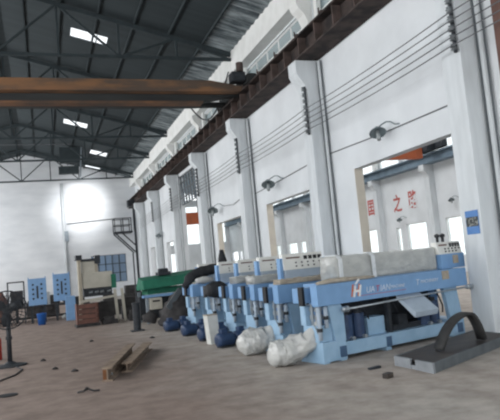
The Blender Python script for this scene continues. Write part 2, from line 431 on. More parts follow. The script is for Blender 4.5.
# end wall window
w = struct('window_20', G().box(3.55, 6.2, YE + .1, YE + .115, 1.1, 3.25), M['glassblue'])
g = G()
for i in range(6): x = 3.55 + 2.65 * i / 5; g.box(x - .035, x + .035, YE + .04, YE + .14, 1.1, 3.25)
for i in range(4): z = 1.1 + 2.15 * i / 3; g.box(3.55, 6.2, YE + .04, YE + .14, z - .035, z + .035)
g.build('window_frame', M['frame'], w)

# ------------------------------------------------------------------ adjacent hall, seen through the openings
FW = []; FC = []; fcols = [0.1 + 6 * k for k in range(0, 12)]
for c in fcols:
    if 24 < c < 31: FW += [(c + 3.15, c + 5.2, .9, 3.15)] if c < 25 else [(c + 1.1, c + 3.2, .9, 3.15), (c + 3.9, c + 4.4, .9, 3.0)]
    else: FW += [(c + .5, c + 2.3, .9, 3.15), (c + 3.1, c + 5.2, .9, 3.15)]
    FC += [(c + .6, c + 2.9, 7.12, 8.4), (c + 3.3, c + 5.7, 7.12, 8.4)]
g = G(); slab_with_holes(Y0, YF, 0, 10, FW + FC, lambda a, b, c, d: g.box(XF, XF + .24, a, b, c, d))
struct('wall_far', g, M['wall'])
g = G(); FE = [(13.5, 21.8, 4.6, 9.2), (13.2, 16.8, 0, 3.6), (18.6, 20.6, 1.6, 3.4)]; slab_with_holes(WX + WT, XF, 0, 10, FE, lambda a, b, c, d: g.box(a, b, YF, YF + .24, c, d)); struct('wall_far_end', g, M['wall'])
g = G(); g.box(WX + WT, XF + .24, Y0 - .24, Y0, 0, 10); struct('wall_far_back', g, M['wall'])
g = G(); g.prism([(WX, 9.5), (14.8, 11.6), (XF + .3, 9.5), (XF + .3, 9.56), (14.8, 11.66), (WX, 9.56)], 'y', YE - 60, YF + .3); struct('ceiling_far', g, M['adjroof'])
for i, (a, b, c, d) in enumerate(FE):
    w = struct('window_%d' % (50 + i), G().box(a, b, YF + .1, YF + .112, c, d), M['glass'])
    f = G()
    for t in range(6 if i == 0 else 3): x = a + (b - a) * t / (5 if i == 0 else 2); f.box(x - .03, x + .03, YF + .07, YF + .14, c, d)
    f.build('window_frame', M['ringbeam'], w)
k = 60
for lst in (FW, FC):
    for a, b, c, d in lst:
        if b < 16 or a > 66: continue
        w = struct('window_%d' % k, G().box(XF + .1, XF + .11, a, b, c, d), M['glass']); k += 1
        f = G()
        for y in ((a + .03, b - .03) if a < 40 else (a + .03, a * .67 + b * .33, a * .33 + b * .67, b - .03)): f.box(XF + .08, XF + .14, y - .025, y + .025, c, d)
        for z in ((c + .03, d - .03) if a < 40 else (c + .03, (c + d) / 2, d - .03)): f.box(XF + .08, XF + .14, a, b, z - .03, z + .03)
        f.build('window_frame', M['ringbeam'], w)
for c in fcols:
    if c < 12: continue
    poly = [(XF, 0), (XF - .4, 0), (XF - .4, 5.7), (XF - .5, 5.9), (XF - .7, 6.1), (XF - .7, 6.44), (XF, 6.44)]
    struct('column', G().prism(poly, 'y', c - .25, c + .25), M['column'])
    struct('column_upper', G().box(XF - .25, XF, c - .2, c + .2, 7.05, 9.3), M['ringbeam'])
fb = thing('crane_runway_beam', 'blue-grey crane runway beam along the far wall of the next hall', 'crane beam', (0, 0, 6.45))
G().box(XF - .68, XF - .02, 6, YF - .2, 0, .06).build('bottom_flange', M['bluegrey'], fb)
G().box(XF - .4, XF - .34, 6, YF - .2, .06, .5).build('web', M['bluegrey'], fb)
G().box(XF - .66, XF - .04, 6, YF - .2, .5, .56).build('top_flange', M['bluegrey'], fb)
G().box(XF - .42, XF - .32, 6, YF - .2, .56, .64).build('rail', M['bluegrey'], fb)
# crane bridges of the next hall
c1 = thing('overhead_crane', 'orange bridge crane deep in the next hall, seen through the tall opening', 'crane', (0, 55, 5.75))
G().box(8.2, 15.0, 0, .5, 0, 1.1).build('girder', M['orange'], c1)
G().box(8.0, 8.4, -1, 1.5, .4, 1.2).build('end_carriage', M['dark'], c1); G().box(14.6, 15.0, -1, 1.5, 1.1, 1.5).build('hoist_trolley', M['dark'], c1)
for x in (8.6, 14.2): G().bar((x, .25, 1.1), (x, .25, (9.5 + .287 * (x - 7.3)) - 5.75), .12).build('hanger', M['dark'], c1)
c2 = thing('overhead_crane', 'orange crane bridge under the far roof, seen at the top of the nearest opening', 'crane', (0, 28.8, 7.15))
G().box(15, 20.9, 0, .45, -.5, .1).build('girder', M['orange'], c2)
G().box(21.5, 21.9, -1.0, 1.4, -.04, .38).build('end_carriage', M['dark'], c2)
G().box(20.95, 21.5, -.4, .3, -.12, .34).build('drive_motor', M['dark'], c2)
# red painted characters on the far wall
for ch, y, z, lab in (('国', 37.3, 4.28, 'red painted block character, first of the three seen through the nearest opening'),
                      ('之', 33.95, 4.15, 'red painted two-like character, middle of the three seen through the nearest opening'),
                      ('路', 32.2, 4.2, 'red painted character, last of the three, beside the far column'),
                      ('圆', 48.4, 4.55, 'faded red character on the far wall seen through the second opening')):
    o = text_mesh('wall_character', ch, 1.2, M['red'], None, (XF - .008, y + .6, z), (pi / 2, 0, -pi / 2), .004, sx=.82, offset=.03)
    tag(o, lab, 'painted character')

# steel lattice over the tall opening
lt = thing('lattice_grille', 'dark steel lattice filling the top of the tall opening', 'grille', (WX + .1, 28.4, 5.05))
g = G()
for i in range(7): g.bar((0, 3.65 * i / 6, 0), (0, 3.65 * i / 6, 1.52), .035)
g.build('upright', M['bluegrey'], lt)
g = G()
for z in (0, .4, .8, 1.2, 1.52): g.bar((0, 0, z), (0, 3.65, z), .05)
g.build('rail', M['framedark'], lt)
g = G()
for i in range(12): g.bar((.03, 3.65 * i / 12, 0 if i % 2 else 1.5), (.03, 3.65 * (i + 1) / 12, 1.5 if i % 2 else 0), .05)
g.build('brace', M['framedark'], lt)

# ------------------------------------------------------------------ overhead crane of the main hall
oc = thing('overhead_crane', 'orange-brown crane girder spanning the main hall under the dark roof', 'crane', (0, 19.0, 0))
G().prism([(XL + .6, 7.33), (6.6, 7.33), (6.75, 7.38), (6.75, 7.5), (5.6, 7.7), (XL + .6, 7.7)], 'y', -.3, .05).build('walkway_channel', M['cranepaint'], oc)
G().prism([(XL + .6, 7.1), (5.4, 7.1), (6.3, 7.28), (7.05, 7.36), (7.05, 7.52), (6.3, 7.62), (XL + .6, 7.66)], 'y', .1, .45).build('girder', M['cranedark'], oc)
G().box(XL + .6, 5.4, .06, .5, 7.04, 7.1).build('bottom_flange', M['cranebrown'], oc)
G().prism([(XL + .6, 7.46), (5.4, 7.46), (7.05, 7.5), (7.05, 7.62), (XL + .6, 7.66)], 'y', 2.0, 2.3).build('girder', M['cranedark'], oc)
ec = G().box(6.8, 7.1, -.7, 3.1, 7.56, 7.84).build('end_carriage', M['cranedark'], oc)
g = G()
for y in (-.4, 2.8): g.cyl((6.86, y, 7.66), (7.04, y, 7.66), .165, n=14)
g.build('wheel', M['dark'], ec)
G().box(6.3, 6.78, -.55, -.1, 7.62, 7.95).build('drive_motor', M['dark'], oc, bevel=.04)
G().cyl((6.6, -.5, 7.95), (6.6, -.5, 8.25), .12, n=12).build('buffer', M['rustlight'], oc)
fe = thing('festoon_cable', 'slack dark cable hanging in loops near the crane girder end', 'cable', (0, 0, 0))
pts = [(6.3 + .5 * t, 24.3 - 4 * t, 8.35 - 1.1 * sin(pi * t) + .2 * t) for t in [i / 12 for i in range(13)]]
G().tube(pts, .03, 6).build('cable', M['dark'], fe)

# ------------------------------------------------------------------ wall fittings
def insulator_rack(i, c, label):
    t = thing('insulator_rack', label, 'insulator rack', (6.81, c + .04, 4.75), 0, 'insulator racks on the columns')
    G().box(-.02, .03, -.025, .025, 0, 1.3).build('bar', M['dark'], t)
    for k in range(8):
        G().lathe([(.02, -.05), (.06, -.045), (.03, -.015), (.065, 0), (.03, .02), (.055, .045), (.02, .05)], (-.05, -.03, .08 + k * .163), 10).build('insulator', M['insul'], t, smooth=True)
for i, lab in enumerate(['dark insulator rack on the nearest column edge', 'dark insulator rack on the second column, under its corbel', 'insulator rack on the third column from the camera',
                         'insulator rack on the fourth column beside the tall opening', 'small insulator rack on the fifth column', 'small insulator rack on the sixth column']):
    insulator_rack(i, 8.1 + 6 * i, lab)
for k, lab in enumerate(['lowest of the five wires along the right wall', 'second lowest of the five wires along the right wall', 'middle one of the five wires along the right wall',
                         'second highest of the five wires along the right wall', 'highest of the five wires along the right wall']):
    pts = []
    for s in range(-2, 6):
        for q in range(5):
            t = q / 5; pts.append((6.68, 8.1 + 6 * (s + t), 4.83 + .14 * k - .05 * 4 * t * (1 - t)))
    w = G().tube(pts, .011, 5).build('overhead_wire', M['wire']); tag(w, lab, 'wire', 'wires along the right wall')

def wall_lamp(loc, label, k=.72):
    t = thing('wall_lamp', label, 'lamp', loc, 0, 'gooseneck wall lamps')
    f = -k
    G().tube([(0, -.32 * k, -.03), (f * .02, -.1 * k, .0), (f * .1, .0, .1 * k), (f * .2, .08 * k, .12 * k), (f * .32, .18 * k, .05 * k), (f * .38, .26 * k, -.02 * k)], .016, 6).build('gooseneck', M['lamp'], t, smooth=True)
    R = Matrix.Rotation(radians(12), 3, 'Y') @ Matrix.Rotation(radians(-26), 3, 'X')
    c = Vector((f * .4, .3 * k, -.04 * k))
    G().lathe([(r * k, z * k) for r, z in [(.03, .06), (.07, .04), (.11, -.02), (.25, -.14), (.26, -.17), (.21, -.15), (.05, -.05)]], c, 18, R).build('shade', M['lamp'], t, smooth=True)
    G().cyl(c + R @ Vector((0, 0, -.1 * k)), c + R @ Vector((0, 0, -.42 * k)), .05 * k, .065 * k, n=12).build('bulb', M['lampin'], t, smooth=True)
wall_lamp((WX, 10.95, 4.2), 'gooseneck lamp on the wall above the nearest opening')
wall_lamp((WX, 17.55, 4.13), 'gooseneck lamp on the wall above the second opening', .85)
wall_lamp((WX, 24.2, 4.06), 'gooseneck lamp on the wall above the third opening', .9)
wall_lamp((WX, 37.5, 3.95), 'tiny gooseneck lamp on the wall near the far corner')
wall_lamp((XF, 28.0, 4.2), 'small lamp on the far wall seen over the nearest machine panel')
wall_lamp((XF, 33.4, 3.6), 'small lamp on the far wall under the middle red character')
for pts, lab in (([(WX - .02, 14.1, 4.2), (WX - .02, 11.4, 4.12), (WX - .02, 8.75, 4.1)], 'thin lamp wire running past the lamp above the nearest opening'),
                 ([(WX - .02, 20.1, 3.98), (WX - .02, 17.3, 4.08), (WX - .02, 14.7, 4.2)], 'thin lamp wire on the wall above the second opening'),
                 ([(WX - .02, 24.0, 4.03), (WX - .02, 22.6, 3.92), (WX - .02, 20.8, 4.15)], 'sagging lamp wire on the wall above the third opening')):
    o = G().tube(pts, .014, 5).build('lamp_wire', M['wire']); tag(o, lab, 'wire')
hk = thing('wire_bracket', 'small ring bracket ending the lamp wire beside the nearest column', 'bracket', (WX - .05, 8.72, 4.1))
pts = [(0, .09 * cos(a), .09 * sin(a)) for a in [2 * pi * i / 16 for i in range(16)]]
G().tube(pts, .014, 6, closed=True).build('ring', M['lamp'], hk)
G().box(-.02, .05, -.03, .03, -.02, .2).build('plate', M['lamp'], hk)
# poster
po = thing('poster', 'blue notice sheet with a dark picture on the nearest column', 'poster', (6.868, 8.32, 1.66))
G().box(-.006, 0, -.16, .16, 0, .4).build('sheet', M['poster'], po)
G().box(-.009, -.006, -.15, .15, .13, .29).build('picture', M['posterdark'], po)
# brown duct at the frame edge
bd = G().box(7.12, WX - .005, 7.2, 7.55, 3.9, 6.7).build('wall_duct', M['brown'], None, bevel=.02); tag(bd, 'rust-brown duct on the wall right of the nearest column', 'duct')

# end wall fittings
ep = thing('downpipe', 'grey pipe running down the middle of the white end wall', 'pipe', (1.7, YE - .14, 0))
G().cyl((0, 0, 0), (0, 0, 9.0), .11, n=12).build('pipe', M['pipe'], ep, smooth=True)
G().box(-.02, .28, -.14, .05, 4.5, 5.3).build('junction_box', M['greysteel'], ep)
wl = G().tube([(1.9, YE - .06, 5.85), (3.6, YE - .06, 5.95), (5.6, YE - .06, 6.05)], .035, 6).build('wall_cable', M['wire']); tag(wl, 'straight cable on the end wall running to the crane platform', 'cable')
pf = thing('access_platform', 'dark steel access platform with railing high in the far corner', 'platform', (5.9, 46.6, 0))
G().box(-.65, .7, -.6, .6, 4.75, 4.87).build('deck', M['dark'], pf)
g = G()
for x in (-.62, 0, .62):
    for y in (-.57, .57): g.bar((x, y, 4.87), (x, y, 5.9), .06)
for z in (5.35, 5.87):
    for y in (-.57, .57): g.bar((-.64, y, z), (.66, y, z), .06)
    g.bar((-.62, -.6, z), (-.62, .6, z), .06)
g.build('railing', M['dark'], pf)
for a_, b_ in (((-.6, -.55, 4.75), (.85, -.55, 3.2)), ((-.6, .55, 4.75), (.85, .55, 3.2)), ((-.1, -.55, 4.75), (.85, -.55, 3.75))): G().bar(a_, b_, .09).build('brace', M['dark'], pf)
G().bar((.9, -.55, 0), (.9, -.55, 7.0), .16).build('post', M['dark'], pf)
g = G()
for y in (-.25, .1): g.bar((.9, y - .1, 4.9), (.9, y - .1, 7.4), .06)
for k in range(9): g.bar((.9, -.35, 5.0 + k * .27), (.9, 0, 5.0 + k * .27), .04)
g.build('ladder', M['dark'], pf)
G().box(.5, 1.1, -.5, .2, 6.75, 7.25).build('limit_box', M['dark'], pf)
# hanging unit near the end truss
hu = thing('hanging_fan_unit', 'square grey unit hanging on a rod below the far roof', 'roof unit', (2.15, 41.2, 9.35))
G().box(-.7, .8, 0, .35, 0, 1.05).build('housing', M['steel_dark'], hu)
G().bar((.55, -.1, -1.0), (.75, -.1, 1.25), .09).build('rod', M['greysteel'], hu)
G().box(-.8, .5, -.1, .3, -.75, -.25).build('motor_box', M['steel_dark'], hu)
cw = G().tube([(XL, 40.8, 10.62 - .1), (-2, 40.8, 10.55), (3.2, 40.8, 10.5)], .03, 5).build('roof_cable', M['wire']); tag(cw, 'thin pale cable crossing under the far roof', 'cable')

# ------------------------------------------------------------------ glass edging machines
ANG = radians(13.6)
def make_machine(first):
    t = thing('glass_edging_machine', None, 'machine')
    # base with end pedestal
    g = G().box(.02, .46, .02, .62, .02, .3); g.box(.44, 2.75, .06, .5, .06, .25); g.box(2.72, 3.1, .02, .62, .02, .3)
    for x in (.03, .34, 1.3, 2.78, 2.97): g.box(x, x + .11, .03 if x != 1.3 else .07, .58, 0, .05)
    base = g.build('base', M['bluel'], t, bevel=.008)
    for x in (.33, 1.30, 2.92): G().box(x, x + .11, -.004 if x != 1.30 else .052, .07, .06, .21).build('fork_pocket', M['pocket'], base)
    # legs
    G().prism([(.27, .28), (.47, .28), (.47, .72), (.42, .82), (.18, .82)], 'y', .02, .1).build('leg', M['bluel'], t, bevel=.006)
    G().prism([(2.78, .28), (3.08, .28), (3.0, .82), (2.68, .82)], 'y', .02, .1).build('leg', M['bluel'], t, bevel=.006)
    G().box(.3, .46, .42, .6, .28, 1.0).build('leg', M['blue'], t); G().box(2.8, 2.98, .42, .6, .28, 1.2).build('leg', M['blue'], t)
    # pump box and valves at the end
    pb = G().box(.0, .25, .06, .4, .3, .54).build('pump_box', M['bluel'], t, bevel=.01)
    g = G()
    for x, y in ((.06, .12), (.17, .2), (.1, .3)):
        g.cyl((x, y, .54), (x, y, .84), .025, n=8); g.cyl((x, y, .62), (x, y, .68), .045, n=10); g.cyl((x, y, .74), (x, y, .79), .04, n=8)
    g.build('valve', M['chrome'], t)
    for x, y, z0 in ((.0, .0, .34), (.13, -.0, .5), (.22, .46, .3)):
        ac = G().cyl((x, y + .02, z0), (x, y + .02, .8), .03, n=10).build('air_cylinder', M['traygrey'], t, smooth=True)
        G().cyl((x, y + .02, z0 + .12), (x, y + .02, z0 + .17), .042, n=10).build('collar', M['dark'], ac)
    G().box(-.02, .1, .3, .42, .54, .82).build('slide_block', M['bluel'], t, bevel=.008)
    G().tube([(-.05, .1, .84), (-.06, .08, .6), (-.02, .05, .45), (.04, .04, .36)], .011, 6).build('hose', M['greysteel'], t)
    # long front beam
    beam = G().box(-.03, 3.24, -.03, .12, .815, 1.115).build('front_beam', M['blue'], t, bevel=.008)
    G().box(-.09, -.045, .24, .34, .83, 1.1).build('end_gap_strip', M['blackplain'], t)  # black strip painting the shade in the gap beside the beam end
    G().box(-.03, .3, .26, .56, .86, 1.08).build('gear_housing', M['blue'], t, bevel=.01)
    # handrail shaft with knobs
    G().cyl((.44, -.09, .735), (3.2, -.09, .79), .014, n=8).build('shaft', M['chrome'], t, smooth=True)
    for x, z in ((.42, .735), (3.2, .79)):
        G().lathe([(.02, -.06), (.04, -.05), (.04, -.01), (.02, .0), (.045, .02), (.045, .05), (.02, .06)], (x, -.08, z), 12, Matrix.Rotation(pi / 2, 3, 'Y')).build('knob', M['chrome'], t, smooth=True)
    # dark works inside
    G().box(.46, 2.8, .46, .5, .25, .84).build('back_plate', M['dark'], t)
    for x in (.66, .9, 2.35, 2.58):
        m = G().cyl((x, .22, .26), (x, .22, .62), .105, n=14).build('spindle_motor', M['blued'], t)
        G().cyl((x, .22, .62), (x, .22, .68), .06, n=12).build('cap', M['dark'], m)
        G().cyl((x, .12, .28), (x, .06, .28), .03, n=8).build('fitting', M['chrome'], m)
    G().box(1.08, 1.44, .2, .44, .25, .52).build('tank', M['bluel'], t, bevel=.008)
    G().box(1.46, 1.52, .12, .2, .25, .83).build('strut', M['dark'], t)
    for x in (.5, .95, 1.6, 2.2, 2.66): G().tube([(x, .2, .82), (x + .04, .15, .66), (x + .16, .2, .52), (x + .2, .25, .4)], .014, 5).build('hose', M['dark'], t)
    g = G(); g.box(1.62, 2.3, .2, .45, .25, .34); g.box(1.7, 1.9, .15, .4, .34, .5); g.build('gear_box', M['dark'], t)
    # sloping discharge tray
    G().hexa([(1.6, .04, .74), (2.14, .04, .74), (2.26, -.16, .45), (1.74, -.16, .45)], [(1.6, .06, .81), (2.14, .06, .81), (2.28, -.18, .53), (1.76, -.18, .53)]).build('tray', M['traygrey'], t, bevel=.005)
    # rear frame carrying the upper unit
    G().box(.3, 3.2, .2, .7, 1.0, 1.12).build('rear_rail', M['blue'], t, bevel=.006)
    if not first:
        pn = G().prism([(.32, 1.34), (.36, 1.62), (.46, 1.62), (.46, 1.34)], 'x', .4, 1.28).build('control_panel', M['panel'], t)
        panel_detail(pn, .4, 1.28, .32, 1.34, .04, .28)
        G().box(.34, .4, .36, .46, 1.1, 1.55).build('panel_post', M['blue'], t); G().box(1.28, 1.34, .36, .46, 1.1, 1.52).build('panel_post', M['blue'], t)
        pn2 = G().box(1.5, 2.9, .38, .5, 1.12, 1.5).build('rear_guard', M['panel'], t)
        G().box(.42, 1.3, .34, .46, 1.1, 1.36).build('glass_guide', M['traygrey'], t)
        for u0, u1 in ((-.66, -.3), (-.28, -.02)):
            mo = G().lathe([(.06, 0), (.12, .01), (.13, .05), (.13, u1 - u0 - .04), (.1, u1 - u0)], (u0, .42, .145), 16, Matrix.Rotation(pi / 2, 3, 'Y')).build('motor', M['blued'], t, smooth=True)
            G().box(u0 + .08, u0 + .2, .36, .48, .26, .34).build('terminal_box', M['blued'], mo)
            G().box(u0 + .04, u1 - .03, .33, .51, 0, .04).build('foot', M['dark'], mo)
    else:
        pn = G().prism([(.16, 1.37), (.2, 1.58), (.32, 1.58), (.32, 1.37)], 'x', 2.84, 3.44).build('control_panel', M['panel'], t)
        panel_detail(pn, 2.84, 3.44, .16, 1.37, .04, .21)
        G().box(2.86, 3.46, .14, .5, 1.12, 1.37).build('panel_cabinet', M['blue'], t, bevel=.008)
        G().box(3.15, 3.28, .125, .14, 1.2, 1.34).build('rating_plate', M['card'], t)
        G().box(2.62, 2.78, -.045, -.03, .96, 1.1).build('switch_plate', M['card'], t)
        for x in (2.98, 3.12): G().cyl((x, .28, 1.58), (x, .28, 1.66), .025, n=8).lathe([(.01, 0), (.045, .02), (.045, .06), (.01, .08)], (x, .28, 1.65), 10).build('push_button', M['blackplain'], t)
        # marks on the beam
        text_mesh('logo', 'H', .26, M['logo_o'], t, (.58, -.0335, .89), (pi / 2, 0, 0), .002, .25)
        text_mesh('logo', 'H', .22, M['logo_w'], t, (.63, -.0365, .89), (pi / 2, 0, 0), .002, .25, offset=.008)
        G().bar((.70, -.034, 1.07), (.78, -.034, 1.13), .03, .02).build('logo', M['logo_w'], t)
        text_mesh('lettering', 'UA', .13, M['lettering'], t, (.90, -.0335, .92), (pi / 2, 0, 0), .002, .2)
        text_mesh('lettering', 'T', .13, M['logo_r'], t, (1.10, -.0335, .92), (pi / 2, 0, 0), .002, .2)
        text_mesh('lettering', 'IAN', .13, M['lettering'], t, (1.19, -.0335, .92), (pi / 2, 0, 0), .002, .2)
        text_mesh('lettering', 'MACHINE', .07, M['lettering'], t, (1.42, -.0335, .935), (pi / 2, 0, 0), .002, .2)
        G().box(.78, 1.75, -.0335, -.029, .885, .893).build('logo_underline', M['logo_r'], t)
        text_mesh('lettering', 'T', .13, M['lettering'], t, (1.98, -.0335, .93), (pi / 2, 0, 0), .002, .2)
        text_mesh('lettering', 'MACHINERY', .075, M['lettering'], t, (2.09, -.0335, .95), (pi / 2, 0, 0), .002, .2)
    return t
def panel_detail(pn, x0, x1, y, z, dy, dz):
    """buttons and dials on the sloping panel face"""
    w = x1 - x0
    def at(u, v): return (x0 + w * u, y + dy * v, z + dz * v)
    for k in range(4):
        a = at(.52 + .12 * k, .72); G().box(a[0], a[0] + w * .085, a[1] - .008, a[1] + .01, a[2] - .035, a[2] + .03).build('display', M['blackplain'], pn)
    for r, v in enumerate((.42, .2)):
        for k in range(5 - r):
            a = at(.3 + .15 * k, v); G().cyl((a[0], a[1] + .005, a[2]), (a[0], a[1] - .015, a[2]), .014, n=8).build('button', M['blackplain'], pn)
    a = at(.08, .74); G().box(a[0], a[0] + w * .34, a[1] - .006, a[1] + .01, a[2] - .012, a[2] + .012).build('title_strip', M['redbrown'], pn)

MPOS = [(3.64, 7.82), (3.62, 9.27), (3.72, 10.75), (3.72, 12.12), (3.66, 13.45), (3.55, 15.0)]
mlabs = ['nearest blue glass edging machine, with logo and plastic-wrapped top', 'second blue edging machine in the row, just behind the nearest one', 'third blue edging machine in the row, right behind the second one',
         'fourth blue edging machine in the row, its motors beside the white carton', 'fifth blue edging machine in the row, black cloth on its end', 'farthest blue edging machine, black tarpaulin over its top']
m1 = make_machine(True); m1.location = MPOS[0] + (0,); m1.rotation_euler.z = ANG; tag(m1, mlabs[0], 'machine', 'row of blue glass edging machines')
proto = make_machine(False)
ms = [m1]
for i in range(1, 6):
    o = proto if i == 1 else copy_tree(proto)
    o.location = MPOS[i] + (0,); o.rotation_euler = (0, 0, ANG); tag(o, mlabs[i], 'machine', 'row of blue glass edging machines'); ms.append(o)
for ch in list(ms[1].children):      # the second machine's motor is bagged
    if ch.name.startswith('motor'):
        for c in list(ch.children): bpy.data.objects.remove(c)
        bpy.data.objects.remove(ch)
CA, SA = cos(ANG), sin(ANG)
def loc(i, u, v, w=0): x, y = MPOS[i]; return (x + u * CA - v * SA, y + u * SA + v * CA, w)

# plastic-wrapped upper unit of the nearest machine
def wrapped_unit(i, u0, u1, v0, v1, z0, z1, label, tapes, seed, m='plastic'):
    z0 -= .0
    t = thing('plastic_wrap', label, 'plastic cover', loc(i, 0, 0, z0), ANG)
    nu = 70; prof = []
    sec = [(v0, 0), (v0 - .005, .3), (v0 + .0, .7), (v0 + .008, .97), (v0 + .03, 1), (v1 - .04, 1), (v1, .95), (v1, .5), (v1, 0)]
    sec2 = []
    for a in range(len(sec) - 1):
        for q in range(3): f = q / 3; sec2.append((sec[a][0] * (1 - f) + sec[a + 1][0] * f, sec[a][1] * (1 - f) + sec[a + 1][1] * f))
    sec2.append(sec[-1]); k = len(sec2); vs = []; fs = []
    for j in range(nu + 1):
        u = u0 + (u1 - u0) * j / nu
        for (v, h) in sec2:
            q = Vector((u * 5, v * 9, h * 3 + seed)); d = .012 * noise.noise(q) + .011 * abs(noise.noise(q * 2.7)) + .006 * abs(noise.noise(q * 6))
            e = (h > .05)
            vs.append((u + d * e, v + d * (1 if v < (v0 + v1) / 2 else -1) * e, h * (z1 - z0) + (d * 1.4 - .008 * (abs(sin(j * .45)) if h > .9 else 0)) * e))
    for j in range(nu):
        for q in range(k - 1): fs.append((j * k + q, j * k + q + 1, (j + 1) * k + q + 1, (j + 1) * k + q))
    fs.append(tuple(range(k))[::-1]); fs.append(tuple(range(nu * k, nu * k + k)))
    fs += [(j * k, (j + 1) * k, (j + 1) * k + k - 1, j * k + k - 1) for j in range(nu)]
    G().add(vs, fs).build('sheet', M[m], t, smooth=True)
    for u in tapes:
        G().prism([(v0 - .03, 0), (v0 - .03, (z1 - z0) * .9), (v0 + .06, (z1 - z0) + .025), (v1, (z1 - z0) + .025), (v1, (z1 - z0) + .012), (v0 + .07, (z1 - z0) + .01), (v0 - .02, (z1 - z0) * .88), (v0 - .02, 0)], 'x', u, u + .075).build('strap', M['tape'], t)
    return t
wrapped_unit(0, .6, 2.82, .22, .62, 1.122, 1.5, 'grey plastic wrapping over the top of the nearest machine', (.62, 1.3), 0)
wrapped_unit(1, .05, 1.5, .0, .2, 1.122, 1.2, 'crumpled plastic lying on the second machine beam', (), 3, 'card')
wrapped_unit(2, .0, 1.3, .0, .28, 1.122, 1.27, 'crumpled plastic lying on the third machine beam', (), 7, 'plastic')
wrapped_unit(3, .1, 1.3, .0, .28, 1.122, 1.27, 'crumpled plastic lying on the fourth machine beam', (), 11, 'plastic')
cb = G().lumpy([loc(0, .05, .04, 1.13), loc(0, .3, .06, 1.15), loc(0, .7, .07, 1.145), loc(0, 1.2, .07, 1.14)], [.03, .04, .035, .02], 10, .3, 9, 2, 1, 3, 1.118).build('packing_strip', M['card'], None, smooth=True)
tag(cb, 'tan packing strip lying on the nearest machine beam', 'packing')

# plastic-wrapped motors beside the two nearest machines
def bag(path, radii, label, seed):
    """crinkled sheet gathered round a motor: folds run along the bag, the mouth is bunched at the top"""
    t = thing('wrapped_motor', label, 'wrapped motor', (path[-1][0], path[-1][1], 0), 0, 'plastic-wrapped motors')
    p = [(a - path[-1][0], b - path[-1][1], c) for a, b, c in path]
    g = G(); n = 44; g.lumpy(p, radii, n, .2, 4.2, seed, .95, 7)
    for i, v in enumerate(g.v):
        k = i % n; row = i // n; v = Vector(v)
        q = Vector((k * .55, row * .33, seed)); fold = abs(noise.noise(q)) + .6 * abs(noise.noise(q * 2.1))
        c = Vector((0, 0, 0))
        for j in range(n): c += Vector(g.v[row * n + j]) / n
        v = v + (v - c) * (fold - .3) * .2
        v.z = max(v.z, .004); g.v[i] = tuple(v)
    g.build('wrapping', M['plastbag'], t, smooth=True)
    return t
bag([(3.72, 8.0, .66), (3.66, 8.04, .5), (3.56, 8.1, .32), (3.38, 8.18, .24), (3.2, 8.22, .2), (3.05, 8.22, .18), (2.98, 8.22, .19)], [.015, .06, .15, .19, .2, .19, .09], 'large grey plastic-wrapped motor on the floor beside the nearest machine', 1)
bag([(3.6, 9.6, .42), (3.5, 9.64, .28), (3.34, 9.68, .23), (3.18, 9.7, .2), (3.06, 9.7, .18), (2.98, 9.7, .17)], [.07, .18, .22, .22, .2, .08], 'smaller plastic-wrapped motor beside the second machine', 5)

# white carton, black cloths
cr = thing('carton_roll', 'tall white carton standing on the floor among the machine ends', 'carton', (3.12, 11.75, 0), radians(10))
G().hexa([(-.11, -.1, 0), (.1, -.1, 0), (.1, .1, 0), (-.11, .1, 0)], [(-.15, -.1, .56), (.08, -.1, .58), (.08, .1, .58), (-.15, .1, .56)]).build('body', M['carton'], cr, bevel=.012)
G().box(-.15, .08, -.1, .1, .565, .585).build('flap', M['card'], cr)
bc = G().lumpy([loc(4, -.16, -.02, 1.0), loc(4, .0, -.02, 1.0), loc(4, .18, -.02, 1.0), loc(4, .3, .0, 1.0)], [.14, .19, .19, .12], 16, .12, 5, 3, 1.0, 3).build('black_cloth', M['black'], None, smooth=True)
tag(bc, 'black cloth hung over the end of the fifth machine', 'cloth')
tp = thing('tarpaulin', 'black tarpaulin humped over the farthest machine, upright lump on top', 'tarpaulin', loc(5, 0, 0, 1.12), ANG)
G().lumpy([(-.1, .25, -.05), (.06, .3, .14), (.3, .32, .27), (.65, .34, .33), (1.1, .34, .38), (1.55, .34, .4)], [.08, .13, .15, .14, .12, .07], 16, .25, 5, 4, 1, 4, -.1).build('sheet', M['black'], tp, smooth=True)
G().lumpy([(1.12, .34, .42), (1.13, .34, .6), (1.12, .34, .72), (1.13, .34, .84)], [.12, .11, .09, .05], 12, .2, 6, 9, 1, 3, -.1).build('upright', M['black'], tp, smooth=True)
wp = G().lumpy([loc(5, .1, .0, 1.2), loc(5, .3, .0, 1.22), loc(5, .6, .02, 1.2)], [.05, .1, .05], 12, .4, 7, 8, 1, 3, 1.122).build('plastic_scrap', M['plastbag'], None, smooth=True)
tag(wp, 'white plastic scrap on the farthest machine beam', 'plastic')

# ------------------------------------------------------------------ back left: green machine, heap, press, blue cabinets
gm = thing('covered_machine', 'long machine under a green tarpaulin with a blue rail', 'machine', (2.82, 18.3, 0), radians(8))
G().hexa([(0, 0, 1.02), (2.0, 0, 1.12), (2.0, .9, 1.1), (0, .9, 1.0)], [(.0, .1, 1.3), (1.95, .1, 1.42), (1.95, .8, 1.52), (.08, .8, 1.4)]).build('green_cover', M['green'], gm, bevel=.03)
G().box(.2, 1.95, .25, .9, .86, 1.04).build('green_skirt', M['green'], gm)
G().box(-.05, 2.05, -.05, .08, .78, .86).build('rail', M['blue'], gm, bevel=.01)
for x in (.05, 1.0, 1.9): G().box(x, x + .08, .0, .08, 0, .8).build('leg', M['greysteel'], gm)
for x in (.05, 1.9): G().box(x, x + .08, .8, .88, 0, .95).build('leg', M['greysteel'], gm)
G().box(0, 2.0, .5, .9, .1, .8).build('chassis', M['dark'], gm)
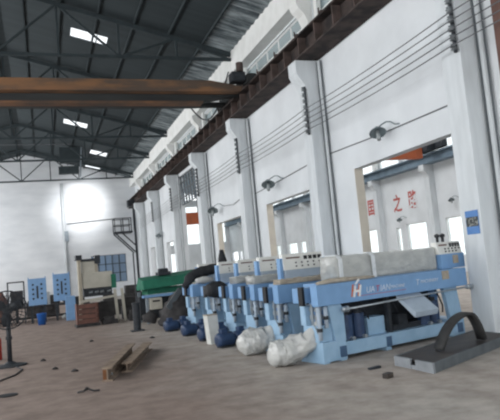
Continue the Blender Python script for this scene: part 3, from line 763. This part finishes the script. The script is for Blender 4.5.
cbx = G().box(.15, .52, -.1, .2, .42, .76).build('control_box', M['beige'], gm, bevel=.01); G().box(.22, .45, -.11, -.1, .64, .69).build('slot', M['blackplain'], cbx)
G().box(1.05, 1.35, -.08, .2, .42, .74).build('control_box', M['beiged'], gm, bevel=.01)
g = G(); g.box(.6, 1.0, .3, .6, 1.42, 1.52); g.cyl((.65, .45, 1.55), (.95, .45, 1.55), .08, n=10); g.build('top_motor', M['dark'], gm)
hp = thing('scrap_heap', 'dark sheeted heap standing in front of the green covered machine', 'heap', (3.55, 16.95, 0))
G().lumpy([(0, 0, .0), (-.02, .05, .25), (.05, .08, .55), (.1, .1, .8), (.12, .1, 1.02)], [.5, .48, .4, .27, .06], 16, .35, 4, 3, 1, 4).build('sheet', M['junk'], hp, smooth=True)
g = G(); g.bar((-.35, -.3, .5), (.05, -.2, .98), .04, .16); g.bar((.25, -.2, .95), (.5, -.25, .5), .04, .14); g.build('plank', M['framedark'], hp)
bo = G().lumpy([(2.75, 17.3, .12), (2.8, 17.3, .3), (2.82, 17.35, .42)], [.18, .19, .08], 12, .3, 5, 6).build('scrap_bundle', M['junk'], None, smooth=True); tag(bo, 'small dark bundle left of the sheeted heap', 'bundle')
st = thing('bollard', 'dark steel bollard standing left of the green machine', 'bollard', (2.3, 16.5, 0))
G().cyl((0, 0, .0), (0, 0, .72), .1, n=14).build('post', M['dark'], st, smooth=False); G().cyl((0, 0, .72), (0, 0, .76), .115, n=14).build('cap', M['dark'], st); G().box(-.17, .17, -.17, .17, 0, .03).build('base_plate', M['dark'], st)
G().cyl((.03, 0, .76), (.03, 0, 2.1), .02, n=6).build('rod', M['dark'], st)

pr = thing('press_machine', 'beige press with dark top bar near the end wall window', 'machine', (1.05, 20.7, 0), radians(5))
G().box(.03, .14, 0, .2, .6, 2.15).build('post', M['beiged'], pr, bevel=.01); G().box(-.02, .18, -.02, .32, 2.15, 2.32).build('post_cap', M['dark'], pr)
G().box(.16, .68, .05, .2, 2.1, 2.18).build('top_bar', M['dark'], pr); G().box(.6, .78, .02, .25, 2.0, 2.28).build('bar_head', M['dark'], pr)
G().box(.17, .62, .1, .16, 1.72, 2.1).build('upper_panel', M['beige'], pr); G().box(.6, .7, .08, .2, 1.68, 2.0).build('side_post', M['beiged'], pr)
G().box(.16, 1.15, .05, .35, 1.2, 1.72).build('front_panel', M['beige'], pr, bevel=.015)
G().box(.2, 1.12, .1, .4, .92, 1.2).build('works', M['dark'], pr)
for x in (.35, .55, .72, .95): G().cyl((x, .08, 1.05), (x + .12, .08, 1.07), .03, n=8).build('fitting', M['chrome'], pr)
G().hexa([(.02, -.05, .74), (1.22, -.05, .84), (1.22, .05, .84), (.02, .05, .74)], [(.02, -.05, .82), (1.22, -.05, .91), (1.22, .05, .91), (.02, .05, .82)]).build('lower_rail', M['beige'], pr)
for x in (1.16, 1.4): G().hexa([(x + .05, 0, 0), (x + .13, 0, 0), (x + .13, .1, 0), (x + .05, .1, 0)], [(x, 0, 1.1), (x + .08, 0, 1.1), (x + .08, .1, 1.1), (x, .1, 1.1)]).build('leg', M['beige'], pr)
for x in (.04,): G().box(x, x + .08, .3, .4, 0, .7).build('leg', M['beiged'], pr)
G().box(1.1, 1.26, .0, .1, 1.14, 1.6).build('green_guard', M['green'], pr)
G().box(.1, 1.2, .45, .6, .1, .7).build('back_panel', M['junk'], pr)
rc = thing('crate', 'red-brown board crate in front of the beige press', 'crate', (.93, 20.1, 0), radians(4))
g = G()
for k in range(4): g.box(.0, .68, -.02, .02, .1 + k * .16, .24 + k * .16)
g.box(0, .04, -.02, .4, .08, .74); g.box(.64, .68, -.02, .4, .08, .74); g.build('board', M['redbrown'], rc)
G().box(-.04, .72, -.06, .42, 0, .09).build('skid', M['junk'], rc)
for k, (x, y, w, d, h, lab) in enumerate([(1.72, 20.2, .5, .4, .22, 'dark steel block on the floor right of the red-brown crate'), (2.62, 20.4, .45, .5, .34, 'dark steel block beside the white press leg'),
                                           (2.55, 21.6, .6, .5, .75, 'tall dark steel block behind the bollard'), (1.75, 21.5, .5, .4, .5, 'dark casing on the floor under the beige press')]):
    g = G().box(x, x + w, y, y + d, 0, h * .6); g.box(x + .05, x + w - .1, y + .05, y + d - .05, h * .6, h); g.cyl((x + w * .5, y - .04, h * .35), (x + w * .5, y + .02, h * .35), h * .2, n=10)
    o = g.build('steel_block', M['junk'], None, bevel=.012, origin=(x, y, 0)); tag(o, lab, 'steel block')

for x, y, w, d, h, lab in ((2.1, 24.6, .8, .6, .85, 'dark steel casing behind the beige press'), (3.1, 25.6, .9, .6, 1.1, 'tall dark casing far behind the green machine'), (.95, 27.5, .9, .6, .8, 'dark casing against the end wall behind the blue pedestal'), (-.8, 29.0, 1.4, .6, .95, 'wide dark casing before the end wall between the blue cabinets')):
    g = G().box(x, x + w, y, y + d, 0, h * .7); g.box(x + .1, x + w - .2, y + .08, y + d - .1, h * .7, h); g.cyl((x + w * .7, y - .05, h * .4), (x + w * .7, y + .02, h * .4), .14, n=12)
    o = g.build('steel_casing', M['junk'], None, bevel=.015, origin=(x, y, 0)); tag(o, lab, 'steel casing')

def blue_head(x, y, z0, z1, w, label, low=False):
    t = thing('blue_cabinet', label, 'cabinet', (x, y, 0))
    f = G().box(0, w, 0, .35, z0, z1).build('casing', M['blue'], t, bevel=.015)
    h = z1 - z0
    G().box(w * .45, w * .55, -.012, 0, z0 + h * .25, z0 + h * .72).build('slot', M['dark'], t)
    for px in (.27, .73):
        for pz in (.25, .42, .6, .77): G().cyl((w * px, -.012, z0 + h * pz), (w * px, .01, z0 + h * pz), .042, n=8).build('bolt', M['dark'], t)
    for px in (.04, .96): G().cyl((w * px, .1, z1), (w * px, .1, z1 + .06), .02, n=6).build('lug', M['blue'], t)
    for px in (.08, .8): G().box(w * px, w * px + .09, .1, .25, 0, z0).build('leg', M['dark'], t)
    return t
blue_head(-.6, 25.0, .68, 1.72, .68, 'left blue cabinet with bolt holes in front of the end wall')
b2 = blue_head(.33, 25.0, .76, 1.82, .64, 'right blue cabinet with bolt holes above a blue pedestal')
bp_ = G().box(.74, 1.1, 24.3, 24.75, 0, .92).build('pedestal', M['blue'], None, bevel=.012, origin=(.74, 24.3, 0)); tag(bp_, 'plain blue pedestal on the floor right of the blue cabinets', 'pedestal')
wb = G().box(-.02, .2, 26.25, 26.5, .622, 1.15).build('white_box', M['carton'], None, bevel=.01); tag(wb, 'white box between the two blue cabinets', 'box')
rk = thing('steel_rack', 'low dark steel rack of scrap behind the blue bucket', 'rack', (-2.1, 26.2, 0))
for x in (0, 1.0, 2.0, 3.0):
    for y in (0, .8): G().bar((x, y, 0), (x, y, .6), .08).build('upright', M['dark'], rk)
G().box(0, 3.05, 0, .8, .55, .62).build('shelf', M['junk'], rk); G().box(0, 3.05, .3, .7, .1, .18).build('shelf', M['junk'], rk)
for k in range(9):
    x = -2.0 + .34 * k
    if -.4 < x < .25: continue
    h = random.uniform(.12, .34)
    o = G().lumpy([(x, 26.45, .66), (x + .08, 26.45, .66 + h * .5), (x + .17, 26.5, .66)], [.08, h * .6, .08], 10, .3, 6, k, 1, 3, .622).build('scrap_lump', M['junk'] if k % 3 else M['greysteel'], None, smooth=True)
    tag(o, 'dusty scrap lump on the low steel rack before the end wall', 'scrap', 'scrap on the low steel rack')
fr = thing('pipe_stand', 'open dark steel frame left of the blue cabinets', 'frame', (-1.36, 25.6, 0))
g = G()
for x in (0, .6): g.bar((x, 0, 0), (x, 0, 1.66), .05)
g.build('upright', M['dark'], fr); G().bar((0, 0, 1.64), (.6, 0, 1.64), .05).build('top_rail', M['dark'], fr)
G().box(.08, .55, .02, .3, .62, 1.3).build('dark_board', M['junk'], fr)
bn = G().lumpy([(-1.7, 25.4, .1), (-1.66, 25.4, .6), (-1.6, 25.4, 1.0), (-1.6, 25.4, 1.32)], [.3, .3, .2, .06], 14, .3, 4, 2).build('sack', M['redbrown'], None, smooth=True); tag(bn, 'brown lumpy sack behind the standing fan', 'sack')

bk = thing('bucket', 'blue plastic bucket on the floor below the left blue cabinet', 'bucket', (-.15, 23.6, 0))
G().lathe([(.13, 0), (.17, .4), (.18, .42), (.155, .42), (.12, .05)], n=18).build('body', M['bucket'], bk, smooth=True)
pts = [(.175 * cos(a), 0, .41 + .16 * sin(a)) for a in [pi * i / 10 for i in range(11)]]
G().tube(pts, .01, 5).build('handle', M['dark'], bk)
sp = G().lumpy([(.62, 26.2, .03), (.72, 26.2, .08), (.82, 26.2, .03)], [.04, .09, .04], 10, .2, 5, 1).build('white_scrap', M['carton'], None, smooth=True); tag(sp, 'small white scrap on the floor near the blue pedestal', 'scrap')

# ------------------------------------------------------------------ pedestal fan, far left
fn = thing('pedestal_fan', 'dark industrial pedestal fan standing on the open floor', 'fan', (-.69, 12.5, 0))
FH = 1.06
G().lathe([(.02, .0), (.3, .0), (.3, .025), (.12, .05), (.06, .09), (.02, .1)], n=20).build('base', M['dark'], fn, smooth=False)
G().cyl((0, 0, .08), (0, 0, 1.0), .045, n=12).build('pole', M['dark'], fn, smooth=True)
G().cyl((0, 0, .5), (0, 0, .56), .06, n=12).build('clamp', M['dark'], fn)
mo = G().lathe([(.03, 0), (.09, .02), (.1, .16), (.05, .22)], (0, .02, FH), 14, Matrix.Rotation(-pi / 2, 3, 'X')).build('motor', M['dark'], fn, smooth=True)
g = G()
R = .36
for r in (R, R * .75, R * .5, R * .25):
    for yy in ((-.02, -.1)[r < R],):
        g.tube([(r * cos(a), yy - .05, FH + r * sin(a)) for a in [2 * pi * i / 24 for i in range(24)]], .007 if r < R else .013, 5, closed=True)
for i in range(28):
    a = 2 * pi * i / 28; g.tube([(.04 * cos(a), -.16, FH + .04 * sin(a)), (R * .6 * cos(a), -.14, FH + R * .6 * sin(a)), (R * cos(a), -.07, FH + R * sin(a)), (R * .7 * cos(a), .06, FH + R * .7 * sin(a)), (.1 * cos(a), .1, FH + .1 * sin(a))], .005, 4)
g.build('guard', M['dark'], fn)
for k in range(3):
    a = 2 * pi * k / 3 + .4
    vs = []
    for j in range(6):
        r = .05 + (R - .09) * j / 5; w = .05 + .09 * sin(pi * (j + .6) / 6)
        for s in (-1, 1):
            ca, sa = cos(a + s * w / max(r, .12) * .7), sin(a + s * w / max(r, .12) * .7)
            vs += [(r * ca, -.04 + s * .03, FH + r * sa), (r * ca, -.032 + s * .03, FH + r * sa)]
    fs = []
    for j in range(5):
        o = j * 4; fs += [(o, o + 2, o + 6, o + 4), (o + 1, o + 5, o + 7, o + 3), (o, o + 4, o + 5, o + 1), (o + 2, o + 3, o + 7, o + 6)]
    fs += [(0, 1, 3, 2), (20, 22, 23, 21)]
    G().add(vs, fs).build('blade', M['dark'], fn, smooth=True)
G().cyl((0, -.1, FH), (0, .02, FH), .05, n=12).build('hub', M['dark'], fn)
fc = G().tube([(-.6, 12.3, .012), (-.45, 11.7, .012), (-.55, 11.1, .012), (-.9, 10.4, .012), (-1.4, 10.1, .012)], .012, 5).build('floor_cable', M['dark']); tag(fc, 'dark cable on the floor running from the standing fan', 'cable')
rd = thing('red_cylinder', 'red cylinder standing at the left picture edge beside the fan', 'cylinder', (-1.03, 13.8, 0))
G().lathe([(.1, 0), (.12, .02), (.12, .42), (.08, .5), (.03, .53)], n=16).build('body', M['redplain'], rd, smooth=True); G().box(-.03, .03, -.06, .06, .52, .58).build('valve', M['dark'], rd)
ds = G().lathe([(.0, .0), (.13, .0), (.13, .012), (.0, .016)], (-.56, 9.2, .001), 20).build('black_disc', M['blackplain'], None); tag(ds, 'flat black disc on the floor in the near left corner', 'disc')

# steel I-sections on the floor
def isection(p0, p1, h, w, label, roll=0):
    p0 = Vector(p0); p1 = Vector(p1); d = p1 - p0; L_ = d.length
    t = .018
    poly = [(-w / 2, 0), (w / 2, 0), (w / 2, t), (t / 2, t * 1.4), (t / 2, h - t * 1.4), (w / 2, h - t), (w / 2, h), (-w / 2, h), (-w / 2, h - t), (-t / 2, h - t * 1.4), (-t / 2, t * 1.4), (-w / 2, t)]
    o = G().prism(poly, 'y', 0, L_).build('steel_section', M['ibeam'])
    o.location = p0; o.rotation_euler = (0, roll, atan2(-d.x, d.y)); tag(o, label, 'steel section', 'rusty steel sections on the floor')
    return o
s1 = isection((.79, 9.15, 0), (1.52, 11.9, 0), .2, .15, 'left rusty steel I-section lying on the open floor')
s2 = isection((1.15, 9.75, .0), (1.88, 12.2, .0), .15, .17, 'right rusty steel section, partly behind its twin on the floor')
G().prism([(-.062, .03), (-.012, .03), (-.012, .17), (-.062, .17)], 'y', -.004, .02).build('rust_patch', M['ibeamr'], s1)
G().cyl((.0, .3, .06), (.03, .3, .06), .02, n=8).build('bolt', M['chrome'], s1)

# steel base frame with rubber strap, lower right
A = Vector((4.32, 6.24, 0)); B = Vector((4.3, 7.06, 0)); dr = Vector((.895, .446, 0)); LN = 2.35
sf = thing('base_frame', 'grey steel base frame with oily black top, low on the floor', 'steel frame', (A.x, A.y, 0))
def q(a, s, f): return ((B - A) * f + dr * s)
def wallseg(g, f0, f1, s0, s1, z0, z1):
    P = [(B - A) * f0 + dr * s0, (B - A) * f0 + dr * s1, (B - A) * f1 + dr * s1, (B - A) * f1 + dr * s0]
    g.hexa([(p.x, p.y, z0) for p in P], [(p.x, p.y, z1) for p in P])
g = G(); wallseg(g, .0, .44, 0, .05, 0, .125); wallseg(g, .56, 1, 0, .05, 0, .125); wallseg(g, .44, .56, 0.01, .05, 0, .05); g.build('end_plate', M['framegrey'], sf, bevel=.004)
g = G(); wallseg(g, 0, .04, .05, LN, 0, .125); g.build('side_channel', M['framedark'], sf, bevel=.004)
g = G(); wallseg(g, .96, 1, .05, LN, 0, .125); g.build('side_channel', M['framedark'], sf, bevel=.004)
g = G(); wallseg(g, .04, .96, .06, LN, .085, .118); g.build('black_plate', M['blacksteel'], sf)
g = G(); wallseg(g, 0, 1, LN, LN + .05, 0, .125); g.build('end_plate', M['framedark'], sf)
hoop = thing('rubber_strap', 'dark rubber strap arching up from the steel base frame', 'strap', (5.02, 6.98, .118))
hp_ = []
P0 = Vector((0, -.02, 0)); P1 = Vector((.75, -.02, 0))
N_ = 20
vs = []; fs = []
for i in range(N_ + 1):
    t = i / N_; a = pi * t
    cx = -.08 + .92 * t - .03 * sin(2 * a); cz = .40 * (sin(a) ** .75 if sin(a) > 0 else 0)
    if t < .65: cz = .40 * sin(min(t / .65, 1) * pi / 2) ** 1.0
    else: cz = .40 * cos((t - .65) / .35 * pi / 2) ** .8
    tx = Vector((1, 0, 0))
    for (w, n_) in ((-.09, -.022), (.09, -.022), (.09, .022), (-.09, .022)):
        ang = (t - .5) * 2.2
        vs.append((cx + n_ * sin(ang) + .0, -.02 + w + .25 * t, max(cz + n_ * cos(ang) + .02, .003)))
for i in range(N_):
    for k in range(4): fs.append((i * 4 + k, i * 4 + (k + 1) % 4, (i + 1) * 4 + (k + 1) % 4, (i + 1) * 4 + k))
fs += [(3, 2, 1, 0), tuple(N_ * 4 + k for k in range(4))]
G().add(vs, fs).build('band', M['rubber'], hoop, smooth=True)

# small scraps
o = G().hexa([(-.09, -.03, .0), (.09, .0, 0), (.09, .07, 0), (-.09, .04, 0)], [(-.09, -.03, .02), (.09, .0, .03), (.09, .07, .03), (-.09, .04, .02)]).build('wood_offcut', M['dark']); o.location = (4.0, 7.05, 0); tag(o, 'flat dark offcut on the floor before the nearest machine', 'offcut')
o = G().box(-.06, .06, -.04, .04, 0, .06).build('steel_offcut', M['blacksteel'], None, bevel=.008); o.location = (3.82, 6.45, 0); o.rotation_euler.z = .4; tag(o, 'small dark steel offcut left of the steel base frame', 'offcut')
tw = G().tube([(.34, 8.55, .015), (.42, 8.5, .03), (.48, 8.56, .04), (.55, 8.48, .02), (.62, 8.5, .012)], .014, 5); tw.tube([(.42, 8.5, .03), (.46, 8.62, .05), (.5, 8.66, .02)], .012, 5)
o = tw.build('wire_scrap', M['junk']); tag(o, 'twisted scrap of wire on the near floor', 'wire scrap')
for k, (x, y, s) in enumerate([(.1, 11.2, .05), (.4, 10.6, .06), (1.0, 15.2, .05), (-.1, 12.6, .05), (2.3, 14.2, .06)]):
    o = G().lumpy([(x - s, y, .01), (x, y, .02), (x + s, y, .01)], [.01, s * .6, .01], 8, .4, 9, k).build('debris_chip', M['junk'], None, smooth=True)
    tag(o, ['dark chip on the floor right of the fan base', 'dark chip on the floor between fan and steel sections', 'dark chip on the floor beyond the steel sections', 'tiny dark chip just beside the fan base', 'dark chip on the floor before the bollard'][k], 'debris')

# ------------------------------------------------------------------ light
W = bpy.data.worlds.new('overcast_sky'); scene.world = W; W.use_nodes = True
bgn = W.node_tree.nodes['Background']; bgn.inputs['Color'].default_value = (.95, .98, 1, 1); bgn.inputs['Strength'].default_value = 2.0
def area(name, loc_, rot, sx, sy, power, col=(.975, .988, 1), spread=pi):
    l = bpy.data.lights.new(name, 'AREA'); l.shape = 'RECTANGLE'; l.size = sx; l.size_y = sy; l.energy = power; l.color = col; l.spread = spread
    o = bpy.data.objects.new(name, l); COL.objects.link(o); o.location = loc_; o.rotation_euler = rot; return o
for (a, b, c, d) in LWIN:            # added fill lamps standing in for daylight at unseen left-hand windows
    area('window_fill', (XL + .05, (a + b) / 2, (c + d) / 2), (0, -pi / 2, 0), d - c, b - a, 360 if a < 26 else 500)
area('door_fill', (-1, Y0 + .05, 3.8), (pi / 2, 0, 0), 12, 7, 330)  # added fill lamp at the unseen door behind the camera
for y in (14, 28, 42, 58):           # added fill lamps under the closed roof of the next hall
    area('next_hall_fill', (14.8, y, 10.8), (0, 0, 0), 6, 8, 820)
sl = bpy.data.lights.new('endwall_glow_spot', 'SPOT'); sl.energy = 2500; sl.spot_size = radians(50); sl.spot_blend = 1; sl.shadow_soft_size = .4; sl.color = (1, 1, 1)  # added spot throwing the bright patch on the end wall, no real fitting
so = bpy.data.objects.new('endwall_glow_spot', sl); COL.objects.link(so); so.location = (3.6, 41.6, 8.5)
so.rotation_euler = (Vector((3.0, 48, 7.0)) - Vector(so.location)).to_track_quat('-Z', 'Y').to_euler()

# ------------------------------------------------------------------ camera
F = 600.0; YAW = .3382; PIT = .0900; ROL = -.0921
f = Vector((sin(YAW) * cos(PIT), cos(YAW) * cos(PIT), sin(PIT))); rt = Vector((cos(YAW), -sin(YAW), 0)); up = rt.cross(f)
R_ = rt * cos(ROL) + up * sin(ROL); U_ = -rt * sin(ROL) + up * cos(ROL)
cam = bpy.data.cameras.new('camera'); co = bpy.data.objects.new('camera', cam); COL.objects.link(co)
mw = Matrix((R_, U_, -f)).transposed().to_4x4(); mw.translation = (0, 0, 1.5); co.matrix_world = mw
cam.sensor_fit = 'HORIZONTAL'; cam.sensor_width = 36; cam.lens = F / 500 * 36; cam.clip_end = 300; cam.clip_start = .05
scene.camera = co
scene.view_settings.view_transform = 'Standard'; scene.view_settings.look = 'None'; scene.view_settings.gamma = 1; scene.view_settings.use_curve_mapping = False
scene.view_settings.exposure = 0.0
scene.cycles.use_denoising = True; scene.cycles.max_bounces = 8; scene.cycles.diffuse_bounces = 4; scene.cycles.transparent_max_bounces = 12
scene.cycles.filter_width = 2.2
